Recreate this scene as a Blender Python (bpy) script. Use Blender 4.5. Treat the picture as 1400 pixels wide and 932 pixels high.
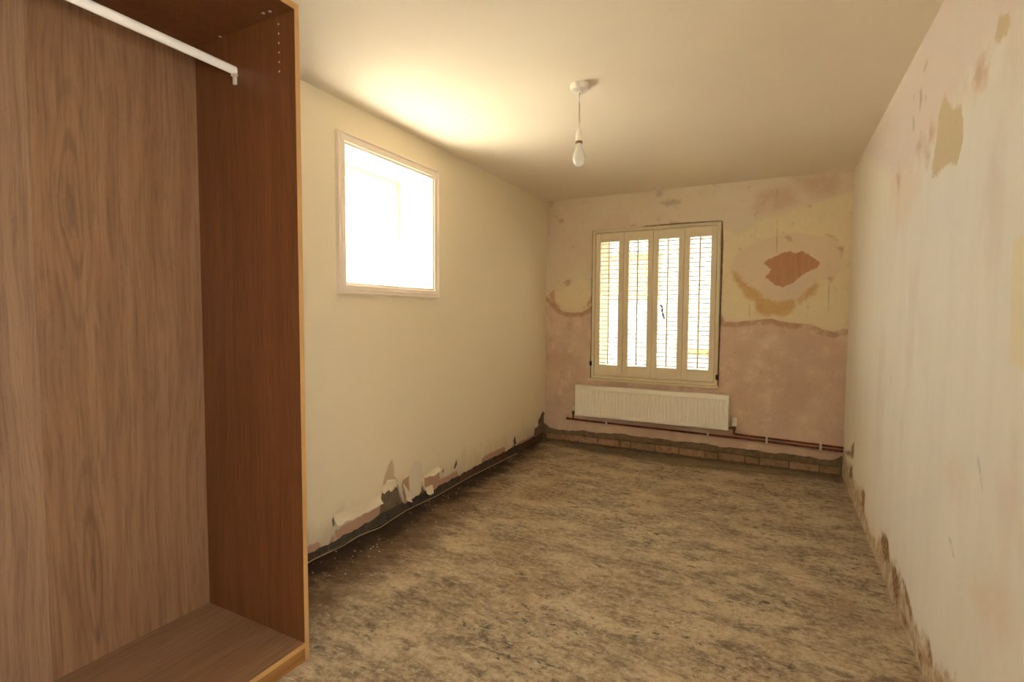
import bpy, bmesh, math, random
import numpy as np
from mathutils import Matrix, Vector

random.seed(7)
rng = np.random.default_rng(7)
scene = bpy.context.scene
COL = scene.collection
for o in list(bpy.data.objects):
    bpy.data.objects.remove(o)

# ------------------------------------------------------------------ camera
FPX, YAW, PITCH, ROLL, CAMZ = 699.226, 0.47698, 0.05333, 0.00551, 1.27682
XL, XR, YB, HC = -2.07707, 0.49796, 4.76736, 2.40      # room: left wall, right wall, far wall, ceiling
YF = -0.62                                             # wall behind the camera
_f = np.array([-math.sin(YAW) * math.cos(PITCH), math.cos(YAW) * math.cos(PITCH), -math.sin(PITCH)])
_r = np.array([math.cos(YAW), math.sin(YAW), 0.0])
_u = np.cross(_r, _f)
RT = _r * math.cos(ROLL) + _u * math.sin(ROLL)
UP = -_r * math.sin(ROLL) + _u * math.cos(ROLL)
cam_data = bpy.data.cameras.new('camera')
cam_data.sensor_width = 36.0
cam_data.lens = FPX / 1400.0 * 36.0
cam_data.clip_start = 0.02
cam = bpy.data.objects.new('camera', cam_data)
COL.objects.link(cam)
cam.matrix_world = Matrix(((RT[0], UP[0], -_f[0], 0), (RT[1], UP[1], -_f[1], 0), (RT[2], UP[2], -_f[2], CAMZ), (0, 0, 0, 1)))
scene.camera = cam


def ray(u, v):
    return RT * ((u - 700) / FPX) + UP * (-(v - 466) / FPX) + _f


def on_back(u, v, y=None):       # pixel -> (x, z) on the far wall
    d = ray(u, v); t = (YB if y is None else y) / d[1]
    return (d[0] * t, CAMZ + d[2] * t)


def on_left(u, v, x=XL):         # pixel -> (y, z) on the left wall
    d = ray(u, v); t = x / d[0]
    return (d[1] * t, CAMZ + d[2] * t)


def on_right(u, v):
    return on_left(u, v, XR)


def on_floor(u, v, z=0.0):
    d = ray(u, v); t = (z - CAMZ) / d[2]
    return (d[0] * t, d[1] * t)


# ------------------------------------------------------------------ light
vs = scene.view_settings
vs.view_transform = 'Standard'
vs.look = 'None'
vs.gamma = 1.0
vs.use_curve_mapping = False
vs.exposure = 1.95
scene.cycles.max_bounces = 10
scene.cycles.diffuse_bounces = 7
scene.cycles.transparent_max_bounces = 12
scene.cycles.sample_clamp_indirect = 12.0
scene.cycles.use_denoising = True

SKY, SUN, SIDE = 3.6, 30.0, 13.0
world = bpy.data.worlds.new('sky')
scene.world = world
world.use_nodes = True
bg = world.node_tree.nodes['Background']
bg.inputs[0].default_value = (0.97, 0.98, 1.0, 1)
bg.inputs[1].default_value = SKY

el, az = math.radians(58), math.radians(60)
sun_dir = Vector((math.cos(el) * math.cos(az), math.cos(el) * math.sin(az), -math.sin(el)))
sl = bpy.data.lights.new('sun', 'SUN')
sl.energy = SUN
sl.angle = math.radians(0.6)
sl.color = (1.0, 0.95, 0.86)
sun = bpy.data.objects.new('sun', sl)
sun.rotation_euler = sun_dir.to_track_quat('-Z', 'Y').to_euler()
sun.location = (-6, -4, 8)
COL.objects.link(sun)


def area(name, loc, direction, sx, sy, energy=0, color=(1, 1, 1), portal=False):
    l = bpy.data.lights.new(name, 'AREA')
    l.shape = 'RECTANGLE'; l.size = sx; l.size_y = sy; l.energy = energy; l.color = color
    l.cycles.is_portal = portal
    o = bpy.data.objects.new(name, l)
    o.location = loc
    o.rotation_euler = Vector(direction).to_track_quat('-Z', 'Z').to_euler()
    COL.objects.link(o)
    return o


# left window opening / far window opening / opening added behind the camera for a side lamp
LW = (2.047, 2.835, 1.435, 2.178)          # y0 y1 z0 z1
LREV = 0.28
BW = (-1.565, -0.468, 0.682, 2.052)        # x0 x1 z0 z1
BREV = 0.22
RW = (-0.68, -0.12, 0.92, 1.66)            # unseen opening added in the right wall behind the camera: y0 y1 z0 z1
area('sky_portal', (XL - LREV - 0.05, (LW[0] + LW[1]) / 2, (LW[2] + LW[3]) / 2), (1, 0, 0), 0.86, 0.80, portal=True)
area('sky_portal', ((BW[0] + BW[1]) / 2, YB + BREV + 0.06, (BW[2] + BW[3]) / 2), (0, -1, 0), 1.14, 1.42, portal=True)
area('added_side_lamp', (XR + .16, (RW[0] + RW[1]) / 2, (RW[2] + RW[3]) / 2), (-1, 0, 0), 0.46, 0.62, SIDE, (1.0, 0.98, 0.97))  # unseen lamp added to light the wardrobe; stands in for a flash


# ------------------------------------------------------------------ node helpers
def lin(r, g, b):
    def c(v):
        v /= 255.0
        return v / 12.92 if v <= 0.04045 else ((v + 0.055) / 1.055) ** 2.4
    return (c(r), c(g), c(b), 1.0)


class G:
    def __init__(self, name):
        self.m = bpy.data.materials.new(name)
        self.m.use_nodes = True
        self.t = self.m.node_tree
        self.t.nodes.clear()
        self.out = self.t.nodes.new('ShaderNodeOutputMaterial')

    def node(self, typ, ins=None, **props):
        n = self.t.nodes.new('ShaderNode' + typ)
        for k, v in props.items():
            setattr(n, k, v)
        for k, v in (ins or {}).items():
            self.set(n.inputs[k], v)
        return n

    def set(self, sock, v):
        if isinstance(v, bpy.types.NodeSocket):
            self.t.links.new(v, sock)
        elif v is not None:
            sock.default_value = v

    def pos(self):
        return self.node('NewGeometry').outputs['Position']

    def objco(self):
        return self.node('TexCoord').outputs['Object']

    def rand(self):
        return self.node('ObjectInfo').outputs['Random']

    def map(self, v, scale=(1, 1, 1), loc=(0, 0, 0), rot=(0, 0, 0)):
        return self.node('Mapping', {'Vector': v, 'Location': loc, 'Rotation': rot, 'Scale': scale}).outputs[0]

    def noise(self, v, scale, detail=3, rough=0.55, dist=0.0):
        return self.node('TexNoise', {'Vector': v, 'Scale': scale, 'Detail': detail, 'Roughness': rough, 'Distortion': dist}).outputs[0]

    def attr(self, name):
        return self.node('Attribute', attribute_name=name).outputs['Fac']

    def math(self, op, a, b=None, clamp=False):
        n = self.node('Math', operation=op, use_clamp=clamp)
        self.set(n.inputs[0], a)
        if b is not None:
            self.set(n.inputs[1], b)
        return n.outputs[0]

    def step(self, v, lo, hi, a=0.0, b=1.0):
        return self.node('MapRange', {0: v, 1: lo, 2: hi, 3: a, 4: b}, interpolation_type='SMOOTHSTEP').outputs[0]

    def mix(self, f, a, b, blend='MIX'):
        n = self.node('Mix', data_type='RGBA', blend_type=blend)
        self.set(n.inputs[0], f); self.set(n.inputs[6], a); self.set(n.inputs[7], b)
        return n.outputs[2]

    def bump(self, h, dist=0.002, strength=1.0, normal=None):
        return self.node('Bump', {'Height': h, 'Distance': dist, 'Strength': strength, 'Normal': normal}).outputs[0]

    def bsdf(self, col, rough=0.8, normal=None, metal=0.0, spec=0.3, **kw):
        ins = {'Base Color': col, 'Roughness': rough, 'Metallic': metal, 'Specular IOR Level': spec}
        if normal is not None:
            ins['Normal'] = normal
        ins.update(kw)
        b = self.node('BsdfPrincipled', ins)
        self.t.links.new(b.outputs[0], self.out.inputs[0])
        return self.m

    # a stain whose outline is stored as a signed distance on the mesh (negative inside)
    def stain(self, col, colour, name, nz, amp=0.02, soft=0.01, opacity=1.0):
        d = self.math('ADD', self.attr(name), self.math('MULTIPLY', self.math('SUBTRACT', nz, 0.5), amp * 2))
        m = self.step(d, soft, -soft, 0.0, opacity) if False else self.math('SUBTRACT', 1.0, self.step(d, -soft, soft))
        if opacity != 1.0:
            m = self.math('MULTIPLY', m, opacity)
        return self.mix(m, col, colour), m


def plain(name, rgb, rough=0.5, metal=0.0, spec=0.4, mottling=0.06, scale=14.0, bump=0.0):
    g = G(name)
    p = g.objco()
    n = g.noise(p, scale, 4)
    c = g.mix(g.math('MULTIPLY', n, mottling * 2), lin(*rgb), lin(*[v * 0.72 for v in rgb]))
    nb = g.bump(g.noise(p, scale * 8, 3), 0.001, bump) if bump else None
    return g.bsdf(c, rough, nb, metal, spec)


# ------------------------------------------------------------------ mesh helpers
def mesh_obj(name, verts, faces, mat=None, parent=None, smooth=False):
    me = bpy.data.meshes.new(name)
    me.from_pydata([tuple(map(float, v)) for v in verts], [], faces)
    me.update()
    if smooth:
        me.polygons.foreach_set('use_smooth', [True] * len(me.polygons))
        me.set_sharp_from_angle(angle=math.radians(38))
    o = bpy.data.objects.new(name, me)
    COL.objects.link(o)
    if mat:
        me.materials.append(mat)
    if parent:
        o.parent = parent
    return o


def bm_obj(name, bm, mat=None, parent=None, smooth=False):
    me = bpy.data.meshes.new(name)
    bmesh.ops.recalc_face_normals(bm, faces=bm.faces)
    bm.to_mesh(me); bm.free()
    if smooth:
        me.polygons.foreach_set('use_smooth', [True] * len(me.polygons))
        me.set_sharp_from_angle(angle=math.radians(38))
    o = bpy.data.objects.new(name, me)
    COL.objects.link(o)
    if mat:
        me.materials.append(mat)
    if parent:
        o.parent = parent
    return o


def add_box(bm, x0, x1, y0, y1, z0, z1, bev=0.0, seg=1):
    r = bmesh.ops.create_cube(bm, size=1.0)
    vs_ = r['verts']
    for v in vs_:
        v.co = Vector(((x0 + x1) / 2 + v.co.x * (x1 - x0), (y0 + y1) / 2 + v.co.y * (y1 - y0), (z0 + z1) / 2 + v.co.z * (z1 - z0)))
    if bev:
        es = list({e for v in vs_ for e in v.link_edges})
        bmesh.ops.bevel(bm, geom=es, offset=bev, segments=seg, profile=0.6, affect='EDGES')


def box(name, x0, x1, y0, y1, z0, z1, mat=None, parent=None, bev=0.0, seg=1):
    bm = bmesh.new()
    add_box(bm, x0, x1, y0, y1, z0, z1, bev, seg)
    return bm_obj(name, bm, mat, parent)


def tube(name, path, r, mat=None, parent=None, seg=10, flat=(1, 1)):
    path = [Vector(p) for p in path]
    verts, faces = [], []
    up0 = Vector((0, 0, 1))
    for i, p in enumerate(path):
        t = (path[min(i + 1, len(path) - 1)] - path[max(i - 1, 0)]).normalized()
        a = t.cross(up0)
        if a.length < 1e-3:
            a = Vector((1, 0, 0))
        a.normalize(); b = a.cross(t).normalized()
        rr = r[i] if isinstance(r, (list, tuple)) else r
        for k in range(seg):
            th = 2 * math.pi * k / seg
            verts.append(p + a * (math.cos(th) * rr * flat[0]) + b * (math.sin(th) * rr * flat[1]))
    for i in range(len(path) - 1):
        for k in range(seg):
            faces.append((i * seg + k, i * seg + (k + 1) % seg, (i + 1) * seg + (k + 1) % seg, (i + 1) * seg + k))
    faces.append(tuple(range(seg)))
    faces.append(tuple(range((len(path) - 1) * seg, len(path) * seg)))
    o = mesh_obj(name, verts, faces, mat, parent, True)
    return o


def lathe(name, prof, centre, mat=None, parent=None, seg=28, axis='z'):
    verts, faces = [], []
    for (r, z) in prof:
        for k in range(seg):
            th = 2 * math.pi * k / seg
            c, s = math.cos(th) * r, math.sin(th) * r
            verts.append({'z': (c, s, z), 'x': (z, c, s), 'y': (c, z, s)}[axis])
    for i in range(len(prof) - 1):
        for k in range(seg):
            faces.append((i * seg + k, i * seg + (k + 1) % seg, (i + 1) * seg + (k + 1) % seg, (i + 1) * seg + k))
    faces.append(tuple(range(seg)))
    faces.append(tuple(range((len(prof) - 1) * seg, len(prof) * seg)))
    verts = [(v[0] + centre[0], v[1] + centre[1], v[2] + centre[2]) for v in verts]
    bm = bmesh.new()
    bvs = [bm.verts.new(v) for v in verts]
    for f in faces:
        try:
            bm.faces.new([bvs[i] for i in f])
        except ValueError:
            pass
    bmesh.ops.remove_doubles(bm, verts=bm.verts, dist=1e-6)
    return bm_obj(name, bm, mat, parent, True)


def empty(name, loc=(0, 0, 0)):
    o = bpy.data.objects.new(name, None)
    o.location = loc
    o.empty_display_size = 0.1
    COL.objects.link(o)
    return o


def adopt(parent, *objs):                  # parent while keeping world coordinates of the mesh
    for o in objs:
        o.parent = parent
        o.matrix_parent_inverse = Matrix.Translation(-parent.location)


def tag(o, label=None, cat=None, group=None, kind=None):
    if label: o['label'] = label
    if cat: o['category'] = cat
    if group: o['group'] = group
    if kind: o['kind'] = kind
    return o


def sdf(poly, U, V):
    """signed distance to a polygon, negative inside"""
    P = np.array(poly, float)
    d2 = np.full(U.shape, 1e9)
    inside = np.zeros(U.shape, bool)
    n = len(P)
    for i in range(n):
        ax, ay = P[i]; bx, by = P[(i + 1) % n]
        ex, ey = bx - ax, by - ay
        wx, wy = U - ax, V - ay
        L = ex * ex + ey * ey + 1e-12
        t = np.clip((wx * ex + wy * ey) / L, 0, 1)
        d2 = np.minimum(d2, (wx - ex * t) ** 2 + (wy - ey * t) ** 2)
        c = ((ay > V) != (by > V)) & (U < (bx - ax) * (V - ay) / (by - ay + 1e-12) + ax)
        inside ^= c
    d = np.sqrt(d2)
    return np.where(inside, -d, d)


def lines(*spans):
    out = []
    for a, b, st in spans:
        n = max(1, int(round((b - a) / st)))
        out += list(np.linspace(a, b, n + 1))
    return np.array(sorted(set(np.round(out, 5))))


def sheet(name, us, vs_, to3d, mat, hole=None, bottom=None, zone=0.45, lip=0.0, stains=None, flip=False):
    """a wall surface as a fine grid; 'bottom' gives a ragged lower edge, 'lip' its thickness"""
    U, V = np.meshgrid(us, vs_, indexing='ij')
    if bottom is not None:
        b = bottom(us)[:, None]
        V = np.where(V < zone, b + V / zone * (zone - b), V)
    nu, nv = U.shape
    verts = [to3d(u, v, 0.0) for u, v in zip(U.ravel(), V.ravel())]
    faces = []
    for i in range(nu - 1):
        for j in range(nv - 1):
            if hole:
                cu = (us[i] + us[i + 1]) / 2; cv = (vs_[j] + vs_[j + 1]) / 2
                if hole[0] < cu < hole[1] and hole[2] < cv < hole[3]:
                    continue
            a, b_, c, d = i * nv + j, (i + 1) * nv + j, (i + 1) * nv + j + 1, i * nv + j + 1
            faces.append((a, d, c, b_) if flip else (a, b_, c, d))
    UU, VV = U.ravel(), V.ravel()
    if lip:
        base = len(verts)
        for i in range(nu):
            verts.append(to3d(us[i], V[i, 0], lip))
        UU = np.concatenate([UU, us]); VV = np.concatenate([VV, V[:, 0]])
        for i in range(nu - 1):
            a, b_ = i * nv, (i + 1) * nv
            faces.append((base + i, a, b_, base + i + 1) if flip else (a, base + i, base + i + 1, b_))
    o = mesh_obj(name, verts, faces, mat)
    for k, poly in (stains or {}).items():
        polys = poly if isinstance(poly[0][0], (list, tuple)) else [poly]
        d = np.full(UU.shape, 1e9)
        for p in polys:
            d = np.minimum(d, sdf(p, UU, VV))
        at = o.data.attributes.new(k, 'FLOAT', 'POINT')
        at.data.foreach_set('value', np.clip(d, -1, 1).astype(np.float32))
    return o


def wobble(xs, seed, amp, freq):
    r = np.random.default_rng(seed)
    out = np.zeros_like(xs)
    for k in range(5):
        f = freq * (1.9 ** k)
        out += np.sin(xs * f + r.uniform(0, 6.28)) * amp / (1.5 ** k)
    return out


# ------------------------------------------------------------------ setting: floor and ceiling
def floor_material():
    g = G('bare_screed')
    p = g.pos()
    streak = g.map(p, (1.0, 1.9, 1), rot=(0, 0, 0.06))
    big = g.noise(p, 1.1, 3, 0.5)
    med = g.noise(streak, 3.0, 8, 0.66, 0.25)
    fine = g.noise(streak, 18.0, 9, 0.78, 0.3)
    grit = g.noise(p, 55, 6, 0.75)
    c = g.mix(g.step(med, 0.32, 0.68), lin(120, 100, 78), lin(200, 180, 150))
    c = g.mix(g.step(fine, 0.40, 0.62, 0.0, 0.65), c, lin(210, 194, 166))
    c = g.mix(g.step(g.noise(streak, 6.2, 8, 0.74, 0.3), 0.52, 0.64, 0.0, 0.7), c, lin(102, 90, 74))
    c = g.mix(g.step(big, 0.50, 0.66, 0.0, 0.35), c, lin(146, 116, 86))
    dab = g.noise(g.map(p, (1.3, 1, 1)), 34, 8, 0.8, 0.2)
    c = g.mix(g.step(dab, 0.54, 0.62, 0.0, 0.5), c, lin(100, 82, 62))
    c = g.mix(g.step(dab, 0.38, 0.45, 0.45, 0.0), c, lin(222, 208, 182))
    spots = g.step(g.noise(g.map(p, (1, 1.6, 1)), 19, 7, 0.75, 0.5), 0.54, 0.61, 0.0, 0.9)
    zone = g.step(g.noise(p, 1.9, 2), 0.42, 0.62)
    c = g.mix(g.math('MULTIPLY', spots, zone), c, lin(72, 66, 54))
    c = g.mix(g.step(grit, 0.35, 0.75, 0.0, 0.35), c, lin(88, 70, 50))
    tr = g.noise(g.map(p, (0.5, 2.2, 1), rot=(0, 0, -0.5)), 12, 8, 0.78, 0.6)
    c = g.mix(g.step(tr, 0.57, 0.68, 0.0, 0.7), c, lin(214, 200, 172))
    nz = g.noise(g.map(p, (1, 1.5, 1)), 4.0, 9, 0.72, 0.3)
    c, m1 = g.stain(c, lin(92, 64, 40), 'damp', nz, 0.34, 0.16, 0.80)
    c, m2 = g.stain(c, lin(44, 30, 20), 'soaked', nz, 0.26, 0.07, 0.88)
    c, m3 = g.stain(c, lin(92, 74, 52), 'backdirt', nz, 0.10, 0.05, 0.55)
    c = g.mix(g.math('MULTIPLY', g.step(g.noise(p, 70, 3, 0.6), 0.70, 0.74), m1), c, lin(190, 165, 130))
    h = g.math('ADD', g.math('MULTIPLY', fine, 0.7), g.math('MULTIPLY', grit, 0.45))
    return g.bsdf(c, g.step(med, 0.3, 0.7, 0.62, 0.85), g.bump(h, 0.006, 0.55), 0, 0.25)


FL = [on_floor(*q) for q in ((400, 800), (400, 860), (440, 830), (500, 800), (560, 765), (600, 735), (650, 695), (700, 650), (748, 612), (741, 598))] + [(XL - 0.1, YB), (XL - 0.1, 1.0)]
FS = [on_floor(*q) for q in ((400, 800), (410, 815), (460, 780), (520, 745), (560, 725), (590, 700), (640, 672), (690, 640), (741, 602))] + [(XL - 0.1, YB), (XL - 0.1, 1.0)]
FB = [on_floor(*q) for q in ((744, 606), (850, 624), (950, 640), (1050, 649), (1152, 660))] + [(XR + .1, YB + .1), (XL - .1, YB + .1)]
floor = sheet('floor', lines((XL - 0.03, XR + 0.02, 0.05)), lines((YF - .05, YB + 0.045, 0.05)), lambda u, v, d: (u, v, 0), floor_material(),
              stains={'damp': FL, 'soaked': FS, 'backdirt': FB})
tag(floor, 'bare stained concrete screed floor, dark and damp along the cream wall', kind='structure')


def ceiling_material():
    g = G('ceiling_paint')
    p = g.pos()
    c = g.mix(g.noise(p, 2.0, 4), lin(240, 230, 212), lin(234, 222, 202))
    h = g.noise(p, 120, 3, 0.6)
    return g.bsdf(c, 0.85, g.bump(h, 0.0012, 0.25), 0, 0.2)


ceiling = mesh_obj('ceiling', [(XL - .02, YF - .05, HC), (XR + .02, YF - .05, HC), (XR + .02, YB + .02, HC), (XL - .02, YB + .02, HC)], [(0, 3, 2, 1)], ceiling_material())
tag(ceiling, 'cream painted flat ceiling', kind='structure')

# ------------------------------------------------------------------ left wall: painted paper over plaster, torn away along the floor
LB = [(1.0, .085)] + [on_left(*q) for q in ((415, 758.5), (436, 750), (465, 735), (474, 729.5), (492, 720.5), (513, 707.6), (519, 702), (520.2, 690), (521.6, 676), (524, 668), (528, 671), (531, 670), (535, 660), (541, 659), (545, 664),
     (548, 676), (551, 685), (554, 687.5), (562, 683), (573, 676), (576, 670), (577.3, 652), (578.8, 664), (582, 671), (592.7, 669.5), (600, 664), (629, 649), (658.6, 632.5), (690, 617.5), (701, 611), (704, 604), (706, 609), (718.5, 603), (730, 596), (731, 586), (732.5, 574), (736, 580), (739, 570), (741, 566))] + [(YB, .25)]
LB = np.array(sorted(LB))


def left_bottom(y):
    return np.interp(y, LB[:, 0], LB[:, 1]) + wobble(y, 3, 0.0030, 41.0)


def L(*q):
    return [on_left(*a) for a in q]


left_stains = {
    'pinkish': [L((405, 775), (405, 757), (425, 744), (436, 741), (440, 746), (430, 755), (415, 762)),
                L((458, 726), (480, 712), (519, 692), (522, 704), (500, 722), (462, 742)),
                L((448, 744), (456, 730), (458, 735), (455, 742)),
                L((549, 658), (560, 650), (561, 690), (553, 690)),
                L((578.5, 648), (601, 638.6), (601, 656), (625, 643), (628, 653), (590, 676), (580, 665)),
                L((658, 628), (664, 622), (690, 610), (692, 622), (660, 640)),
                L((706, 606), (735, 592), (735, 600), (708, 614))],
    'filler': [L((559, 655), (561, 640), (566, 631), (572, 629), (577, 634), (577, 655), (574, 672), (560, 684))],
    'tan': [L((522, 668), (526, 650), (534, 628), (537, 627), (539, 650), (545, 657), (533, 668))],
    'whitetear': [L((523, 670), (530, 656), (540, 655), (535, 668), (528, 671))],
    'dark': [L((736, 575), (742, 562), (746, 566), (748, 600), (735, 605)), L((702, 602), (704, 596), (706, 606), (703, 612)), L((620, 640), (624, 628), (625, 634), (622, 641)),
             L((487, 694), (491, 688), (492, 692), (489, 696)), L((604, 645), (607, 640), (606, 647)), L((454, 710), (456, 706), (458, 718), (455, 720))],
}


def left_material():
    g = G('cream_painted_paper')
    p = g.pos()
    n1 = g.noise(p, 1.3, 3)
    c = g.mix(n1, lin(236, 223, 194), lin(231, 216, 186))
    nz = g.noise(p, 34, 9, 0.78)
    nf = g.noise(p, 60, 5, 0.65)
    # grime climbing from the floor
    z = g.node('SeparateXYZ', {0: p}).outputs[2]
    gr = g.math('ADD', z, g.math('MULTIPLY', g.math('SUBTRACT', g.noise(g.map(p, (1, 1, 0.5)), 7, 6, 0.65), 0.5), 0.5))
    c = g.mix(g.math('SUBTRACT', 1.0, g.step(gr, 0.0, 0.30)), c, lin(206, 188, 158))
    c, m = g.stain(c, lin(186, 148, 122), 'pinkish', nz, 0.030, 0.005)
    c, m = g.stain(c, lin(200, 172, 132), 'tan', nz, 0.018, 0.008, 0.8)
    c, m2 = g.stain(c, lin(224, 210, 186), 'filler', nz, 0.018, 0.004, 0.85)
    c, m3 = g.stain(c, lin(240, 232, 215), 'whitetear', nz, 0.010, 0.003)
    c, m4 = g.stain(c, lin(50, 38, 28), 'dark', nf, 0.010, 0.006, 0.9)
    c = g.mix(g.math('MULTIPLY', g.step(g.noise(p, 34, 2), 0.80, 0.83), 0.5), c, lin(110, 90, 70))
    h = g.math('ADD', g.math('MULTIPLY', g.noise(p, 150, 3, 0.6), 0.25), g.math('MULTIPLY', g.math('SUBTRACT', 1.0, m), 1.0))
    return g.bsdf(c, 0.72, g.bump(h, 0.0022, 0.5), 0, 0.25)


wl = sheet('wall_left', lines((YF, 1.7, 0.2), (1.7, LW[0], 0.007), (LW[0], LW[1], 0.007), (LW[1], YB, 0.007)), lines((0, 0.45, 0.018), (0.45, LW[2], 0.2), (LW[2], LW[3], 0.2), (LW[3], HC, 0.2)),
           lambda u, v, d: (XL - d, u, v), left_material(), hole=LW, bottom=left_bottom, zone=0.45, lip=0.016, stains=left_stains)
tag(wl, 'cream papered wall with plaster torn away along the floor', kind='structure')


def render_coat_material(name, a, b):
    g = G(name)
    p = g.pos()
    n = g.noise(p, 22, 8, 0.75, 0.5)
    c = g.mix(g.step(n, 0.3, 0.7), lin(*a), lin(*b))
    c = g.mix(g.step(g.noise(p, 90, 4, 0.7), 0.62, 0.7, 0, 0.6), c, lin(150, 135, 112))
    return g.bsdf(c, 0.95, g.bump(g.math('ADD', n, g.noise(p, 130, 4)), 0.006, 0.8), 0, 0.1)


M_grey = render_coat_material('dark_render', (104, 86, 66), (142, 124, 100))
coat = mesh_obj('render_coat', [(XL - .015, YF, -0.01), (XL - .015, YB + .05, -0.01), (XL - .015, YB + .05, .6), (XL - .015, YF, .6)], [(0, 1, 2, 3)], M_grey, wl)


def brick_material():
    g = G('old_brick')
    p = g.pos()
    r = g.rand()
    n = g.noise(p, 30, 7, 0.7)
    c = g.mix(g.step(r, 0.45, 0.62), lin(90, 82, 70), lin(104, 76, 58))
    c = g.mix(g.step(n, 0.35, 0.75, 0, 0.7), c, lin(58, 46, 38))
    c = g.mix(g.step(g.noise(p, 75, 4), 0.62, 0.72, 0, 0.5), c, lin(160, 140, 112))
    return g.bsdf(c, 0.95, g.bump(n, 0.006, 0.7), 0, 0.1)


M_brick = brick_material()


def brick_course(parent, along, start, stop, z0, z1, face, back, lens, mat, jitter=0.003):
    """one object per brick; along='y' on the left wall, 'x' on the far wall"""
    t = start
    meshes = {}
    k = 0
    while t < stop - 0.03:
        ln = min(lens[k % len(lens)], stop - t)
        key = round(ln, 3)
        if key not in meshes:
            bm = bmesh.new()
            add_box(bm, -ln / 2 + .004, ln / 2 - .004, -abs(face - back) / 2, abs(face - back) / 2, -(z1 - z0) / 2, (z1 - z0) / 2, 0.004)
            for v in bm.verts:
                v.co += Vector((random.uniform(-.0015, .0015), random.uniform(-.002, .002), random.uniform(-.003, .003)))
            o = bm_obj('brick', bm, mat)
            meshes[key] = o.data
        else:
            o = bpy.data.objects.new('brick', meshes[key])
            COL.objects.link(o)
        mid = (face + back) / 2 + random.uniform(-jitter, jitter)
        if along == 'y':
            o.location = (mid, t + ln / 2, (z0 + z1) / 2)
            o.rotation_euler = (0, 0, math.pi / 2)
        else:
            o.location = (t + ln / 2, mid, (z0 + z1) / 2)
        o.parent = parent
        t += ln
        k += 1


brick_course(wl, 'y', 1.36, YB - 0.01, 0.006, 0.066, XL - .0065, XL - .05, [0.225, 0.225, 0.115, 0.225], M_brick, 0.002)


def flake(name, a, b, ln, out, drop, mat, parent, ragged=0.012, seed=1, axis='x'):
    """curled sheet of paint hanging from the edge a-b (y,z on the left wall)"""
    r = random.Random(seed)
    ns, nt = 12, 6
    verts, faces = [], []
    rag = [r.uniform(-ragged, ragged) for _ in range(ns + 1)]
    for layer in (0, 1):
        for i in range(ns + 1):
            s = i / ns
            y0, z0 = a[0] + (b[0] - a[0]) * s, a[1] + (b[1] - a[1]) * s
            for j in range(nt + 1):
                t = j / nt
                lnn = ln * (0.75 + 0.25 * math.sin(s * 3.1)) + rag[i] * t
                o_ = out * t ** 2 * (0.6 + 0.4 * math.sin(s * 5 + seed)) + 0.0012 + layer * 0.0012
                verts.append((XL + o_, y0 + drop[0] * lnn * t, z0 + drop[1] * lnn * t))
    W = (ns + 1) * (nt + 1)
    for i in range(ns):
        for j in range(nt):
            a_, b_, c_, d_ = i * (nt + 1) + j, (i + 1) * (nt + 1) + j, (i + 1) * (nt + 1) + j + 1, i * (nt + 1) + j + 1
            faces.append((a_, b_, c_, d_)); faces.append((W + a_, W + d_, W + c_, W + b_))
    rim = [i * (nt + 1) for i in range(ns + 1)] + [ns * (nt + 1) + j for j in range(1, nt + 1)] + [i * (nt + 1) + nt for i in range(ns - 1, -1, -1)] + [j for j in range(nt - 1, 0, -1)]
    for k in range(len(rim)):
        p, q = rim[k], rim[(k + 1) % len(rim)]
        faces.append((p, W + p, W + q, q))
    return mesh_obj(name, verts, faces, mat, parent, True)


M_flake = plain('peeling_paint', (234, 219, 190), 0.7, mottling=0.10, scale=40)
flake('paint_flake', on_left(456, 704), on_left(519.5, 676), 0.066, 0.030, (0, -1), M_flake, wl, 0.006, 2)
flake('paint_flake', on_left(578, 648), on_left(600, 636), 0.040, 0.022, (0, -1), M_flake, wl, 0.005, 4)
flake('paint_flake', on_left(582, 666), on_left(591, 662), 0.055, 0.020, (0.1, -1), M_flake, wl, 0.008, 5)
flake('paint_flake', on_left(521, 664), on_left(541, 655), 0.050, 0.018, (0.1, -1), M_flake, wl, 0.016, 6)
flake('paint_flake', on_left(551, 660), on_left(562, 676), 0.060, 0.026, (-0.3, -1), M_flake, wl, 0.010, 8)
flake('paint_flake', on_left(730, 578), on_left(734, 574), 0.06, 0.02, (0, -1), M_flake, wl, 0.010, 9)

# window in the left wall: reveal, moulded frame, outer sash and pane
M_white_reveal = plain('white_reveal_paint', (244, 242, 234), 0.6, mottling=0.02)
M_trimpink = plain('off_white_gloss', (240, 224, 206), 0.35, spec=0.5, mottling=0.04)
y0, y1, z0, z1 = LW
xo = XL - LREV
w2 = mesh_obj('window_2', [(XL, y0, z0), (XL, y1, z0), (XL, y1, z1), (XL, y0, z1), (xo - .10, y0, z0), (xo - .10, y1, z0), (xo - .10, y1, z1), (xo - .10, y0, z1)],
              [(0, 1, 5, 4), (1, 2, 6, 5), (2, 3, 7, 6), (3, 0, 4, 7)], M_white_reveal)
tag(w2, 'bright square opening with white reveal high in the cream wall', kind='structure')


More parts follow.
